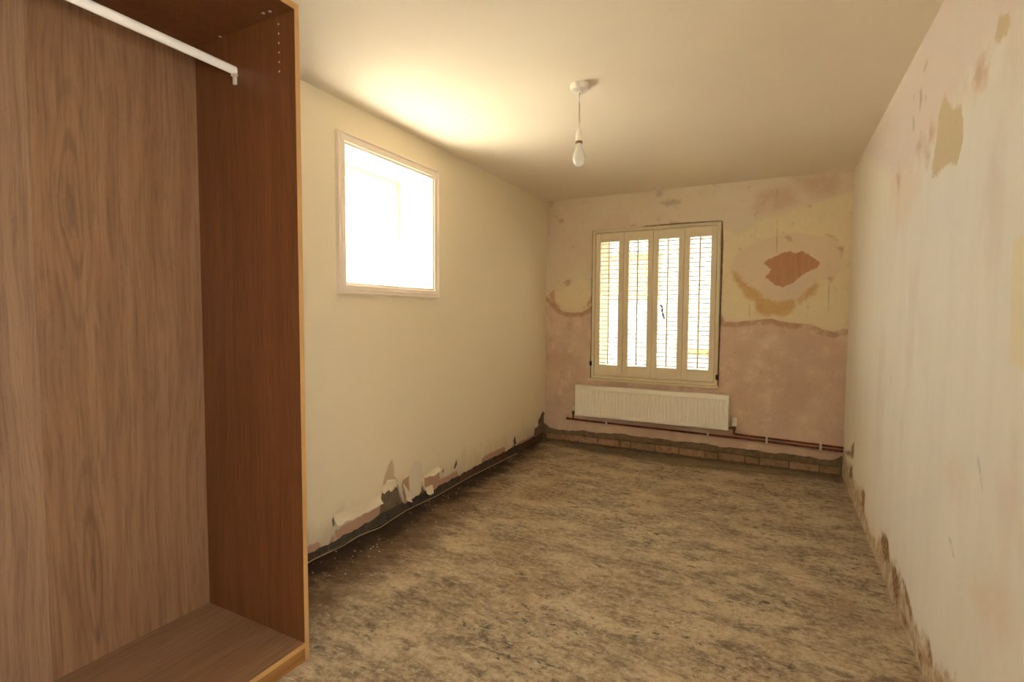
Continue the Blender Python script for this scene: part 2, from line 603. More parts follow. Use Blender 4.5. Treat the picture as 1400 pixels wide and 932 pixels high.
def picture_frame(name, rect, prof, mat, parent, to3d):
    """mitred moulding around rect=(a0,a1,b0,b1); prof = list of (outward offset, projection)"""
    a0, a1, b0, b1 = rect
    out = []
    corners = [(a0, b0, -1, -1), (a1, b0, 1, -1), (a1, b1, 1, 1), (a0, b1, -1, 1)]
    for k in range(4):
        verts, faces = [], []
        n = len(prof)
        for (a, b, sa, sb) in (corners[k], corners[(k + 1) % 4]):
            for off, pj in prof:
                verts.append(to3d(a + sa * off, b + sb * off, pj))
        for i in range(n):
            j = (i + 1) % n
            faces.append((i, j, n + j, n + i))
        faces.append(tuple(range(n))); faces.append(tuple(range(n, 2 * n)))
        bm = bmesh.new()
        bv = [bm.verts.new(v) for v in verts]
        for f in faces:
            bm.faces.new([bv[i] for i in f])
        out.append(bm_obj(name, bm, mat, parent))
    return out


t2 = tag(empty('trim_1', (XL, (y0 + y1) / 2, z0)), 'off white moulded wooden frame around the bright opening in the cream wall', kind='structure')
fr = picture_frame('frame_moulding', LW, [(-0.006, -0.01), (-0.006, 0.010), (0.006, 0.014), (0.010, 0.020), (0.034, 0.022), (0.037, 0.016), (0.042, 0.016), (0.048, 0.026), (0.055, 0.024), (0.057, -0.001), (0.0, -0.001)],
                   M_trimpink, None, lambda a, b, p: (XL + p, a, b))
adopt(t2, *fr)
M_yellow = plain('yellow_sash_paint', (236, 226, 150), 0.6, mottling=0.04)
for q in picture_frame('sash_bead', LW, [(-0.022, 0.0), (-0.022, 0.012), (0.0, 0.012), (0.0, 0.0)], M_yellow, w2, lambda a, b, p: (xo + p, a, b)):
    pass
for q in picture_frame('sash_frame', LW, [(-0.07, -0.045), (-0.07, -0.002), (0.0, -0.002), (0.0, -0.045)], M_white_reveal, w2, lambda a, b, p: (xo + p, a, b)):
    pass


def glass_material():
    g = G('window_glass')
    tr = g.node('BsdfTransparent', {0: (0.97, 0.98, 0.97, 1)})
    gl = g.node('BsdfGlossy', {'Roughness': 0.02})
    n = g.node('MixShader', {0: 0.05, 1: tr.outputs[0], 2: gl.outputs[0]})
    g.t.links.new(n.outputs[0], g.out.inputs[0])
    return g.m


M_glass = glass_material()
box('pane', xo - .026, xo - .022, y0 + .06, y1 - .06, z0 + .06, z1 - .06, M_glass, w2)

# ------------------------------------------------------------------ far wall: stripped plaster, damp stains, window opening
BB = np.array([(XL - .02, .16), (-2.021, .114), (-1.838, .112), (-1.646, .124), (-1.424, .129), (-1.21, .137), (-0.938, .131), (-0.556, .134), (-0.287, .127), (0.13, .127), (0.424, .123), (0.47, .14), (XR + .02, .17)])


def back_bottom(x):
    return np.interp(x, BB[:, 0], BB[:, 1]) + wobble(x, 5, 0.0045, 17.0)


def B(*q):
    return [on_back(*a) for a in q]


EDGE_L = [(735, 400), (752, 408), (758, 415), (766, 424), (780, 428), (795, 427), (803, 423), (816, 412)]
EDGE_R = [(975, 430), (986, 428), (991, 440), (1010, 440), (1030, 438), (1055, 436), (1070, 440), (1090, 443), (1110, 444), (1125, 451), (1140, 454), (1150, 451), (1170, 448)]
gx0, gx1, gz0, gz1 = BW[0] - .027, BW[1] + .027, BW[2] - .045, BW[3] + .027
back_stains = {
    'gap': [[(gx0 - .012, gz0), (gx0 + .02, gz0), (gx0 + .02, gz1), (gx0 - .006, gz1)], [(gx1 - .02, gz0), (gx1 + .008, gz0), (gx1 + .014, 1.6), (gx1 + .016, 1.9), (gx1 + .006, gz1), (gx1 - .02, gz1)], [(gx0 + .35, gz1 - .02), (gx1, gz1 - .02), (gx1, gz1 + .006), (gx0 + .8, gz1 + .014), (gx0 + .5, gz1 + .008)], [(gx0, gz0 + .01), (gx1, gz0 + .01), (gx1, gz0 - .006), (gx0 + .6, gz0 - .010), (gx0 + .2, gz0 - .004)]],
    'lower': [B(*EDGE_L) + [(-1.45, 1.3), (-1.45, 0.85), (-1.1, 0.85), (-1.1, -.2), (XL - .1, -.2)], B(*EDGE_R) + [(XR + .1, -.2), (-1.5, -.2), (-1.5, 0.85), (-.6, 0.85)]],
    'cream': [B((757, 408), (766, 418), (782, 423), (800, 420), (811, 408), (806, 392), (800, 380), (791, 378), (787, 390), (778, 388), (772, 394), (762, 398)),
              B((987, 312), (1012, 322), (1040, 302), (1090, 286), (1130, 272), (1170, 262), (1162, 448), (1140, 452), (1125, 449), (1110, 443), (1090, 441), (1055, 434), (1010, 438), (992, 438), (985, 426))],
    'halo': B((999, 372), (1003, 352), (1018, 338), (1045, 328), (1080, 317), (1110, 320), (1138, 325), (1150, 336), (1152, 352), (1150, 370), (1140, 380), (1122, 384), (1112, 394), (1096, 406), (1082, 412), (1060, 411), (1045, 412), (1030, 404), (1018, 390), (1007, 382)),
    'orange': [B((1000, 370), (1008, 374), (1018, 388), (1034, 396), (1046, 408), (1062, 410), (1084, 410), (1088, 416), (1082, 428), (1072, 433), (1058, 430), (1050, 433), (1034, 428), (1032, 412), (1021, 406), (1012, 392)),
               B((1088, 411), (1098, 403), (1108, 393), (1118, 385), (1124, 388), (1116, 398), (1104, 408), (1092, 415))],
    'filler': B((1041, 376), (1050, 386), (1064, 392), (1078, 390), (1088, 380), (1100, 378), (1112, 372), (1104, 390), (1090, 404), (1072, 411), (1054, 409), (1044, 396)),
    'core': B((1044, 360), (1050, 354), (1062, 351), (1070, 345), (1080, 344), (1087, 347), (1095, 344), (1106, 349), (1118, 355), (1122, 360), (1116, 366), (1104, 371), (1092, 380), (1082, 387), (1070, 392), (1060, 388), (1052, 383), (1045, 378), (1052, 374), (1054, 368), (1049, 364)),
    'rust': [B((1073, 323), (1080, 323), (1085, 330), (1077, 329)), B((1142, 337), (1154, 337), (1153, 346), (1151, 353), (1150, 344)), B((1128, 320), (1140, 322), (1145, 329), (1140, 326)), B((1010, 338), (1014, 341), (1011, 342)),
             B((1132, 378), (1140, 380), (1136, 386)), B((771, 386), (777, 381), (781, 385), (776, 392)), B((764, 300), (770, 299), (771, 304), (765, 305)), B((750, 402), (757, 396), (760, 412), (766, 421), (758, 417)), B((802, 414), (810, 402), (812, 412), (803, 420))],
    'pinktop': [B((1085, 243), (1120, 240), (1142, 238), (1148, 250), (1140, 266), (1118, 268), (1100, 258)), B((1040, 262), (1080, 255), (1090, 275), (1060, 292), (1030, 285)), B((1136, 280), (1150, 284), (1152, 294), (1138, 292))],
    'smudge': [B((902, 277), (915, 273), (932, 273), (930, 278), (912, 282)), B((896, 262), (905, 260), (905, 268), (898, 268)), B((750, 276), (758, 275), (754, 282)), B((858, 308), (870, 306), (866, 310)), B((916, 303), (926, 303), (924, 306), (916, 306))],
    'crack': [B((1062.4, 258), (1063.4, 258), (1062.6, 345), (1061.4, 345)), B((1024, 254), (1025.4, 254), (1025, 265), (1024, 265)), B((1103, 425), (1104, 425), (1103.6, 443), (1102.6, 443)), B((1133, 370), (1134, 370), (1133, 446), (1132, 446)), B((1024, 414), (1025, 414), (1025, 432), (1024, 432))],
}


def back_material():
    g = G('stripped_plaster')
    p = g.pos()
    nb = g.noise(p, 2.2, 4, 0.55)
    nz = g.noise(p, 16, 6, 0.62)
    nf = g.noise(p, 45, 5, 0.65)
    drip = g.noise(g.map(p, (1, 1, 0.12)), 30, 5, 0.6)
    nz2 = g.noise(p, 11, 9, 0.74)
    c = g.mix(g.step(nb, 0.35, 0.65), lin(224, 202, 180), lin(230, 214, 190))
    c = g.mix(g.step(g.noise(p, 5.5, 6, 0.65, 0.5), 0.52, 0.66, 0, 0.5), c, lin(226, 214, 182))
    c, m = g.stain(c, lin(206, 170, 140), 'pinktop', nz, 0.05, 0.06, 0.55)
    creamc = g.mix(nz, lin(240, 226, 190), lin(230, 212, 170))
    c, m = g.stain(c, creamc, 'cream', nz, 0.05, 0.03, 0.92)
    lowc = g.mix(g.step(g.noise(p, 3.5, 6, 0.62), 0.35, 0.68), lin(210, 180, 160), lin(224, 198, 176))
    lowc = g.mix(g.step(g.noise(g.map(p, (1, 1, 0.6)), 9, 6, 0.7, 0.4), 0.56, 0.72, 0, 0.55), lowc, lin(200, 164, 134))
    c, mlow = g.stain(c, lowc, 'lower', nz, 0.012, 0.006)
    d = g.math('ADD', g.attr('lower'), g.math('MULTIPLY', g.math('SUBTRACT', nz, 0.5), 0.03))
    rim = g.math('MULTIPLY', g.step(d, -0.055, -0.030), g.math('SUBTRACT', 1.0, g.step(d, -0.002, 0.008)))
    c = g.mix(g.math('MULTIPLY', rim, g.step(nz2, 0.3, 0.6, 0.35, 0.8)), c, lin(184, 138, 102))
    c = g.mix(g.step(g.noise(p, 7, 9, 0.75, 0.3), 0.52, 0.64, 0, 0.5), c, lin(232, 214, 188))
    c = g.mix(g.step(g.noise(g.map(p, (1, 1, 0.7)), 13, 9, 0.75), 0.56, 0.68, 0, 0.45), c, lin(178, 144, 114))
    c, m = g.stain(c, lin(228, 204, 178), 'halo', nz2, 0.040, 0.012, 0.7)
    orc = g.mix(g.step(nf, 0.35, 0.65), lin(206, 158, 100), lin(216, 176, 112))
    c, m = g.stain(c, orc, 'orange', nz2, 0.060, 0.022, 0.8)
    c, m = g.stain(c, lin(226, 206, 184), 'filler', nz2, 0.05, 0.02, 0.75)
    corec = g.mix(g.step(drip, 0.35, 0.7), lin(190, 140, 102), lin(200, 156, 118))
    c, mcore = g.stain(c, corec, 'core', nz2, 0.036, 0.007)
    c, m = g.stain(c, lin(192, 146, 104), 'rust', nf, 0.020, 0.014, 0.65)
    c, m = g.stain(c, lin(146, 120, 96), 'smudge', nf, 0.030, 0.020, 0.40)
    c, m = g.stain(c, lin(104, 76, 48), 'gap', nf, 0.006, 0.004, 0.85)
    c, m = g.stain(c, lin(140, 112, 80), 'crack', nf, 0.004, 0.003, 0.6)
    c = g.mix(g.step(nf, 0.62, 0.78, 0, 0.3), c, lin(180, 150, 120))
    h = g.math('SUBTRACT', g.math('ADD', g.math('MULTIPLY', nf, 0.35), g.math('MULTIPLY', nb, 0.5)), g.math('ADD', g.math('MULTIPLY', mcore, 0.7), g.math('MULTIPLY', mlow, 0.6)))
    return g.bsdf(c, 0.85, g.bump(h, 0.004, 0.5), 0, 0.2)


x0, x1, z0, z1 = BW
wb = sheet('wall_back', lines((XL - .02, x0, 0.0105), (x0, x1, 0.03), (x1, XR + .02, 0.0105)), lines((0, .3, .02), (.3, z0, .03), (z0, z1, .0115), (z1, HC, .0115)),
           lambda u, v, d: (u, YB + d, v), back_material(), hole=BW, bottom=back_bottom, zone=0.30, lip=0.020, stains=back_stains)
tag(wb, 'stripped pink plaster wall with damp stains around the shuttered window', kind='structure')
M_grey2 = render_coat_material('grey_mortar', (116, 96, 72), (150, 128, 100))
# mortar coat with its own ragged lower edge, above the exposed brick course
MB = sheet('render_coat', lines((XL - .02, XR + .02, .012)), lines((0, .2, .03)), lambda u, v, d: (u, YB + .010 + d, v), M_grey2,
           bottom=lambda x: np.interp(x, [XL, -1.877, -1.21, -.28, .13, .44, XR], [.05, .06, .085, .074, .072, .078, .07]) + wobble(x, 9, .003, 23), zone=.2, lip=0.022)
MB.parent = wb
mesh_obj('mortar_bed', [(XL - .02, YB + .032, -.01), (XR + .02, YB + .032, -.01), (XR + .02, YB + .032, .35), (XL - .02, YB + .032, .35)], [(0, 1, 2, 3)], M_grey, wb)


def pink_brick_material():
    g = G('pink_brick')
    p = g.pos()
    n = g.noise(p, 26, 7, 0.7)
    c = g.mix(g.rand(), lin(194, 154, 124), lin(160, 134, 104))
    c = g.mix(g.step(n, 0.42, 0.68, 0, 0.55), c, lin(100, 80, 58))
    return g.bsdf(c, 0.95, g.bump(n, 0.006, 0.7), 0, 0.1)


brick_course(wb, 'x', XL + .005, XR - .005, 0.004, 0.064, YB + .016, YB + .06, [0.215, 0.225, 0.105, 0.22, 0.11, 0.225], pink_brick_material(), 0.007)

# ------------------------------------------------------------------ right wall
def RR(*q):
    return [on_right(*a) for a in q]


right_stains = {
    'lilac': RR((1285, -20), (1400, -20), (1375, 30), (1350, 80), (1322, 115), (1300, 140), (1280, 175), (1268, 210), (1240, 232), (1222, 240), (1208, 225), (1185, 212), (1172, 225), (1190, 190), (1230, 110)),
    'tan': [RR((1291, 128), (1297, 140), (1303, 150), (1308, 146), (1314, 143), (1316, 160), (1317, 182), (1314, 205), (1309, 221), (1303, 226), (1298, 223), (1288, 230), (1280, 240), (1275, 243), (1275, 225), (1281, 185), (1284, 155)),
            RR((1365, 20), (1380, 19), (1381, 32), (1376, 48), (1367, 58), (1360, 56), (1363, 35))],
    'brown': [RR((1348, 72), (1349, 95), (1346, 110), (1335, 118), (1332, 108), (1336, 92)), RR((1272, 168), (1277, 175), (1276, 188), (1269, 193)), RR((1265, 196), (1269, 197), (1270, 222), (1267, 222)), RR((1253, 206), (1256, 194), (1262, 190), (1262, 200)),
              RR((1226, 240), (1228, 228), (1231, 245), (1228, 262))],
    'blush': [RR((1300, 150), (1318, 130), (1345, 95), (1352, 108), (1335, 130), (1318, 145), (1305, 158)), RR((1218, 250), (1240, 225), (1262, 225), (1258, 260), (1240, 300), (1225, 320)), RR((1290, 640), (1310, 630), (1320, 665), (1300, 670)), RR((1325, 800), (1370, 780), (1385, 860), (1350, 870))],
    'pencil': [RR((1258, 122), (1260, 120), (1261, 135), (1257, 155)), RR((1267, 82), (1269, 82), (1264, 98), (1262, 98)), RR((1248, 160), (1250, 160), (1250, 178), (1248, 178)), RR((1336, 625), (1338, 625), (1344, 672), (1343, 672)), RR((1297, 735), (1299, 735), (1305, 760), (1303, 760)), RR((1249, 130), (1250, 130), (1250, 136), (1249, 136)), RR((1265, 130), (1266, 130), (1266, 136), (1265, 136))],
    'damp': RR((1148, 600), (1156, 628), (1164, 640), (1168, 660), (1176, 668), (1181, 668), (1182, 700), (1186, 716), (1200, 742), (1206, 726), (1214, 736), (1217, 772), (1224, 770), (1236, 800), (1248, 846), (1258, 872), (1270, 878), (1276, 905), (1310, 940), (1350, 1010)) + [(1.0, .12), (1.0, -.1), (5.0, -.1)],
    'chips': [RR((1164, 610), (1168, 604), (1167, 625), (1164, 626)), RR((1155, 617), (1163, 616), (1166, 624), (1158, 622)), RR((1162, 640), (1166, 636), (1165, 652), (1161, 655)), RR((1179, 668), (1183, 674), (1181, 700), (1178, 690)), RR((1204, 736), (1209, 730), (1214, 738), (1216, 770), (1208, 765)),
              RR((1219, 778), (1224, 774), (1230, 800), (1226, 828), (1221, 805)), RR((1233, 790), (1238, 800), (1248, 842), (1245, 848)), RR((1232, 835), (1240, 850), (1242, 858), (1236, 856)), RR((1256, 890), (1260, 893), (1261, 905), (1257, 905)), RR((1268, 880), (1271, 880), (1274, 905), (1270, 908))],
    'scrape': [RR((1384, 330), (1410, 318), (1410, 512), (1380, 500))],
}


def right_material():
    g = G('scraped_lining_plaster')
    p = g.pos()
    nz = g.noise(p, 16, 6, 0.62)
    nf = g.noise(p, 48, 5, 0.65)
    drip = g.noise(g.map(p, (1, 1, 0.16)), 9, 5, 0.6)
    c = g.mix(g.step(drip, 0.25, 0.75), lin(238, 235, 226), lin(233, 229, 218))
    c = g.mix(g.step(g.noise(g.map(p, (1, 1, 0.5)), 2.6, 4), 0.55, 0.72, 0, 0.5), c, lin(220, 206, 196))
    y = g.node('SeparateXYZ', {0: p}).outputs[1]
    yy = g.math('ADD', y, g.math('MULTIPLY', nz, 0.6))
    c = g.mix(g.step(yy, 2.4, 4.8, 0, 0.6), c, lin(236, 224, 194))
    c, m = g.stain(c, lin(226, 212, 204), 'lilac', nz, 0.12, 0.07, 0.8)
    c, m = g.stain(c, lin(232, 204, 178), 'blush', nz, 0.10, 0.07, 0.38)
    c, m = g.stain(c, lin(236, 226, 194), 'scrape', nz, 0.02, 0.01, 0.8)
    c, mt = g.stain(c, g.mix(nf, lin(216, 202, 170), lin(206, 188, 152)), 'tan', g.noise(p, 20, 9, 0.78), 0.040, 0.008)
    c, m = g.stain(c, lin(200, 164, 134), 'brown', nz, 0.06, 0.04, 0.7)
    c, m = g.stain(c, lin(118, 110, 100), 'pencil', nf, 0.014, 0.012, 0.40)
    dc = g.mix(g.step(nz, 0.40, 0.62), lin(176, 144, 98), lin(210, 194, 166))
    c, md = g.stain(c, dc, 'damp', nz, 0.075, 0.035, 0.85)
    c, mc = g.stain(c, g.mix(g.step(nf, 0.45, 0.62), lin(116, 82, 46), lin(188, 148, 94)), 'chips', nf, 0.022, 0.016, 0.85)
    h = g.math('SUBTRACT', g.math('ADD', g.math('MULTIPLY', nf, 0.25), g.math('MULTIPLY', nz, 0.3)), g.math('ADD', g.math('MULTIPLY', mt, 0.4), g.math('MULTIPLY', mc, 1.2)))
    return g.bsdf(c, 0.8, g.bump(h, 0.004, 0.45), 0, 0.25)


wr = sheet('wall_right', lines((YF, RW[0], 0.15), (RW[0], RW[1], 0.15), (RW[1], 1.5, 0.15), (1.5, YB + .05, 0.0105)), lines((-.0, .4, .009), (.4, RW[2], .03), (RW[2], RW[3], .02), (RW[3], HC, .0105)), lambda u, v, d: (XR, u, v), right_material(), hole=RW, stains=right_stains, flip=True)
tag(wr, 'off white scraped wall with tan patches and crumbling brown damp at its foot', kind='structure')

# unseen window added for the side lamp, and the plain wall behind the camera
M_hall = plain('plain_cream_paint', (230, 220, 198), 0.8, mottling=0.05, scale=2)
wf = mesh_obj('wall_front', [(XL - .02, YF, 0), (XR + .02, YF, 0), (XR + .02, YF, HC), (XL - .02, YF, HC)], [(0, 3, 2, 1)], M_hall)
tag(wf, 'plain cream wall behind the open wardrobe end of the room', kind='structure')
a, b, c, d = RW
w3 = mesh_obj('added_window', [(XR, a, c), (XR, b, c), (XR, b, d), (XR, a, d), (XR + .3, a, c), (XR + .3, b, c), (XR + .3, b, d), (XR + .3, a, d)], [(0, 1, 5, 4), (1, 2, 6, 5), (2, 3, 7, 6), (3, 0, 4, 7)], M_white_reveal)
tag(w3, 'small unseen window with white reveal, added in the scraped wall for the side lamp', kind='structure')
picture_frame('sash_frame', RW, [(-0.04, 0.10), (-0.04, 0.14), (0.0, 0.14), (0.0, 0.10)], M_white_reveal, w3, lambda p, q, o: (XR + o, p, q))
box('pane', XR + .118, XR + .122, a + .04, b - .04, c + .04, d - .04, M_glass, w3)

# ------------------------------------------------------------------ far window: reveal, sash, pane, handle, sill
M_creamgloss = plain('aged_cream_gloss', (232, 218, 184), 0.42, spec=0.45, mottling=0.07, scale=9)
M_black = plain('black_iron', (30, 26, 24), 0.5, metal=0.3)
w1 = mesh_obj('window_1', [(x0, YB, z0), (x1, YB, z0), (x1, YB, z1), (x0, YB, z1), (x0, YB + BREV + .08, z0), (x1, YB + BREV + .08, z0), (x1, YB + BREV + .08, z1), (x0, YB + BREV + .08, z1)],
              [(0, 4, 5, 1), (1, 5, 6, 2), (2, 6, 7, 3), (3, 7, 4, 0)], M_white_reveal)
tag(w1, 'window behind the louvred shutters with white reveal', kind='structure')
M_upvc = plain('white_sash_paint', (240, 236, 224), 0.4, mottling=0.03)
yo = YB + BREV
picture_frame('sash_frame', BW, [(-0.06, 0.0), (-0.06, 0.05), (0.0, 0.05), (0.0, 0.0)], M_upvc, w1, lambda a, b, p: (a, yo + p, b))
M_yel2 = plain('yellow_timber', (232, 206, 140), 0.6, mottling=0.06)
box('pane', x0 + .06, x1 - .06, yo + .022, yo + .026, z0 + .06, z1 - .06, M_glass, w1)
tube('window_handle', [(-.985, yo - .012, 1.365), (-.968, yo - .02, 1.352), (-.965, yo - .03, 1.31), (-.955, yo - .03, 1.27), (-.945, yo - .03, 1.235)], 0.009, M_black, w1)
box('window_stay', -.565, -.475, yo - .02, yo - .008, 0.915, 0.928, M_black, w1)

# shutter surround and sill
sf = tag(empty('trim_2', ((x0 + x1) / 2, YB, z0)), 'cream painted surround holding the four louvred shutters', kind='structure')
parts = picture_frame('frame_side', (x0 + .004, x1 - .004, z0 + .004, z1 - .004), [(0.0, -0.03), (0.0, 0.020), (0.012, 0.026), (0.024, 0.022), (0.029, 0.012), (0.029, 0.001), (0.0, 0.001)], M_creamgloss, None, lambda a, b, p: (a, YB - p, b))
adopt(sf, *parts)
bm = bmesh.new(); add_box(bm, x0 - .036, x1 + .036, YB - .046, YB - .0015, z0 - .042, z0 - .026, 0.004, 2)
adopt(sf, bm_obj('sill', bm, M_creamgloss))

# ------------------------------------------------------------------ shutters: four panels of louvres
M_shut = plain('shutter_paint', (232, 218, 188), 0.45, spec=0.4, mottling=0.05, scale=7)
pw = (x1 - x0 - 0.012) / 4
PZ0, PZ1 = z0 + .008, z1 - .008
OZ0, OZ1 = 0.790, 1.960
NL = 29
lm = None


def louvre_mesh(w):
    n = 10
    verts, faces = [], []
    for s in (-1, 1):
        for k in range(n):
            th = 2 * math.pi * k / n
            verts.append((s * w / 2, math.cos(th) * .0235, math.sin(th) * .0038))
    for k in range(n):
        faces.append((k, (k + 1) % n, n + (k + 1) % n, n + k))
    faces.append(tuple(range(n))[::-1]); faces.append(tuple(range(n, 2 * n)))
    me = bpy.data.meshes.new('louvre')
    me.from_pydata(verts, [], faces)
    me.materials.append(M_shut)
    return me


STW = 0.046
lm = louvre_mesh(pw - 2 * STW + .004)
names = ['cream louvred shutter hinged on the frame side towards the cream papered wall',
         'cream louvred shutter second along from the cream papered wall',
         'cream louvred shutter second along from the off white scraped wall',
         'cream louvred shutter hinged on the frame side towards the off white scraped wall']
for k in range(4):
    xa = x0 + .006 + k * pw + .0012
    xb = xa + pw - .0024
    sh = tag(empty('louvred_shutter', ((xa + xb) / 2, YB + .005, PZ0)), names[k], 'shutter', 'louvred shutters in the far window')
    ya, yb = YB - .010, YB + .020
    ps = [box('stile', xa, xa + STW, ya, yb, PZ0, PZ1, M_shut, None, .002), box('stile', xb - STW, xb, ya, yb, PZ0, PZ1, M_shut, None, .002),
          box('top_rail', xa + STW, xb - STW, ya + .002, yb - .002, OZ1, PZ1, M_shut, None, .001), box('bottom_rail', xa + STW, xb - STW, ya + .002, yb - .002, PZ0, OZ0, M_shut, None, .001)]
    sp = (OZ1 - OZ0) / NL
    for i in range(NL):
        lo = bpy.data.objects.new('louvre', lm)
        COL.objects.link(lo)
        lo.location = ((xa + xb) / 2, YB + .005, OZ0 + sp * (i + 0.5))
        lo.rotation_euler = (math.radians(random.uniform(-1.2, 1.2) - 1.0), 0, 0)
        ps.append(lo)
    ps.append(box('tilt_rod', (xa + xb) / 2 - .0055, (xa + xb) / 2 + .0055, YB - .028, YB - .019, OZ0 + .01, OZ1 + .012, M_shut, None, .002))
    if k in (0, 3):
        hx = x0 - .026 if k == 0 else x1 + .022
        hz = 0.80 if k == 0 else 0.735
        ps.append(box('hinge', hx - .012, hx + .012, YB - .030, YB - .012, hz - .022, hz + .022, M_black, None, .003))
    adopt(sh, *ps)

# ------------------------------------------------------------------ radiator with valves
M_rad = plain('radiator_enamel', (246, 241, 228), 0.35, spec=0.5, mottling=0.03, scale=3)
M_brass = plain('tarnished_brass', (112, 84, 52), 0.4, metal=0.8)
M_cap = plain('white_valve_plastic', (238, 232, 216), 0.4)
RX0, RX1, RZ0, RZ1, RYF = -1.722, -0.338, 0.292, 0.592, YB - .10
rad = tag(empty('radiator', ((RX0 + RX1) / 2, YB - .07, 0.29)), 'long low white panel radiator under the shuttered window', 'radiator')


def radiator_panel():
    pitch = (RX1 - RX0 - .05) / 40
    xs, ds = [], []
    xs += [RX0, RX0 + .004, RX0 + .024]; ds += [0.006, 0.0, 0.0]
    for i in range(40):
        b0 = RX0 + .025 + i * pitch
        for fr_, dd in ((0.0, 0.0), (0.30, 0.0), (0.42, 0.007), (0.86, 0.007)):
            xs.append(b0 + fr_ * pitch); ds.append(dd)
    xs += [RX1 - .024, RX1 - .004, RX1]; ds += [0.0, 0.0, 0.006]
    zs = [RZ0, RZ0 + .004, RZ0 + .026, RZ0 + .040, RZ1 - .050, RZ1 - .036, RZ1 - .004, RZ1]
    on = [0, 0, 0, 1, 1, 0, 0, 0]
    rim = [0.006, 0, 0, 0, 0, 0, 0, 0.006]
    verts, faces = [], []
    for x, dd in zip(xs, ds):
        edge = x in (RX0, RX1)
        for z, o_, r_ in zip(zs, on, rim):
            verts.append((x, RYF + (dd if edge else max(dd * o_, r_)), z))
    nz = len(zs)
    for i in range(len(xs) - 1):
        for j in range(nz - 1):
            faces.append((i * nz + j, (i + 1) * nz + j, (i + 1) * nz + j + 1, i * nz + j + 1))
    # close to a shallow body
    return mesh_obj('front_panel', verts, faces, M_rad)


prt = [radiator_panel()]
prt.append(box('top_grille', RX0 + .002, RX1 - .002, RYF + .007, YB - .035, RZ1 - .010, RZ1 - .001, M_rad, None, .002))
prt += [box('side_panel', RX0, RX0 + .004, RYF + .006, YB - .035, RZ0 + .01, RZ1 - .002, M_rad, None, .001), box('side_panel', RX1 - .004, RX1, RYF + .006, YB - .035, RZ0 + .01, RZ1 - .002, M_rad, None, .001)]
prt.append(box('rear_panel', RX0 + .004, RX1 - .004, YB - .044, YB - .036, RZ0, RZ1 - .011, M_rad, None, .002))
prt += [box('wall_bracket', bx - .015, bx + .015, YB - .036, YB - .0005, RZ0 + .05, RZ1 - .04, M_rad, None, .002) for bx in (-1.45, -.6)]
adopt(rad, *prt)
PY = YB - .030                                # pipe centre line
vx = on_back(1004, 580, PY)[0]
vl = on_back(784, 560, PY)[0]
trv = tag(empty('radiator_valve', (vx, PY, .25)), 'white ribbed thermostatic valve at the radiator end nearest the scraped wall', 'valve')
VY = PY - .006
pr = [lathe('valve_body', [(0.0, .252), (.008, .252), (.008, .285), (.013, .290), (.013, .318), (.010, .325), (.0, .325)], (vx, VY, 0), M_brass),
      lathe('valve_head', [(0.0, .326), (.017, .326), (.021, .332), (.0225, .350), (.0215, .352), (.0215, .356), (.0225, .358), (.021, .385), (.017, .398), (.008, .402), (0.0, .402)], (vx, VY, 0), M_cap),
      tube('tail_pipe', [(vx, VY, .306), (RX1 - .003, VY, .306)], .009, M_brass)]
adopt(trv, *pr)
ls = tag(empty('radiator_valve', (vl, PY, .25)), 'slim capped lockshield valve at the radiator end nearest the papered wall', 'valve')
pr = [lathe('valve_body', [(0.0, .245), (.007, .245), (.007, .285), (.012, .290), (.012, .318), (.009, .325), (.0, .325)], (vl, VY, 0), M_brass),
      lathe('valve_cap', [(0.0, .326), (.010, .326), (.011, .330), (.0095, .366), (.007, .370), (0.0, .370)], (vl, VY, 0), M_cap, None, 18),
      tube('tail_pipe', [(vl, VY, .306), (RX0 + .003, VY, .306)], .008, M_brass)]
adopt(ls, *pr)


def copper_material():
    g = G('old_copper')
    p = g.pos()
    n = g.noise(p, 9, 6, 0.7)
    c = g.mix(g.step(n, 0.35, 0.7), lin(96, 48, 32), lin(150, 84, 56))
    c = g.mix(g.step(g.noise(p, 5, 2), 0.68, 0.72, 0, 0.8), c, lin(206, 110, 72))
    return g.bsdf(c, 0.45, None, 0.55, 0.4)


M_cu = copper_material()
M_clip = plain('white_clip_plastic', (226, 216, 196), 0.5)
PZa, PZb = 0.243, 0.212
xl = on_back(776, 573, PY)[0]
low = tag(empty('heating_pipe', (xl, PY, PZb)), 'long copper pipe running low along the plaster wall from the lockshield valve', 'pipe')
pz = lambda x: np.interp(x, [xl, -.3, XR], [.238, .226, .208])
pts = [(x, PY, float(pz(x))) for x in np.linspace(xl, XR - .001, 24)]
pp = [tube('pipe_run', pts, .0085, M_cu), tube('elbow', [(xl - .012, PY, .240), (xl + .016, PY, .239)], .012, M_brass), tube('riser', [(vl, VY, .238), (vl, VY, .252)], .008, M_cu)]


def clip(x, zlo, zhi):
    bm = bmesh.new()
    add_box(bm, x - .009, x + .009, PY - .014, YB - .0005, zlo - .013, zhi + .013, .004, 2)
    return bm_obj('pipe_clip', bm, M_clip)


for u in (829, 968):
    x = on_back(u, 585, PY)[0]
    pp.append(clip(x, float(pz(x)) - .002, float(pz(x)) + .002))
adopt(low, *pp)
up = tag(empty('heating_pipe', (vx, PY, PZa)), 'short upper copper pipe from the thermostatic valve into the scraped wall', 'pipe')
pu = lambda x: np.interp(x, [vx, XR], [.256, .236])
pts = [(vx, VY, .256), (vx + .012, PY, .256)] + [(x, PY, float(pu(x))) for x in np.linspace(vx + .04, XR - .001, 12)]
pp = [tube('pipe_run', pts, .0085, M_cu)]
for u in (1048, 1122):
    x = on_back(u, 605, PY)[0]
    pp.append(clip(x, float(pz(x)) - .004, float(pu(x)) + .004))
adopt(up, *pp)

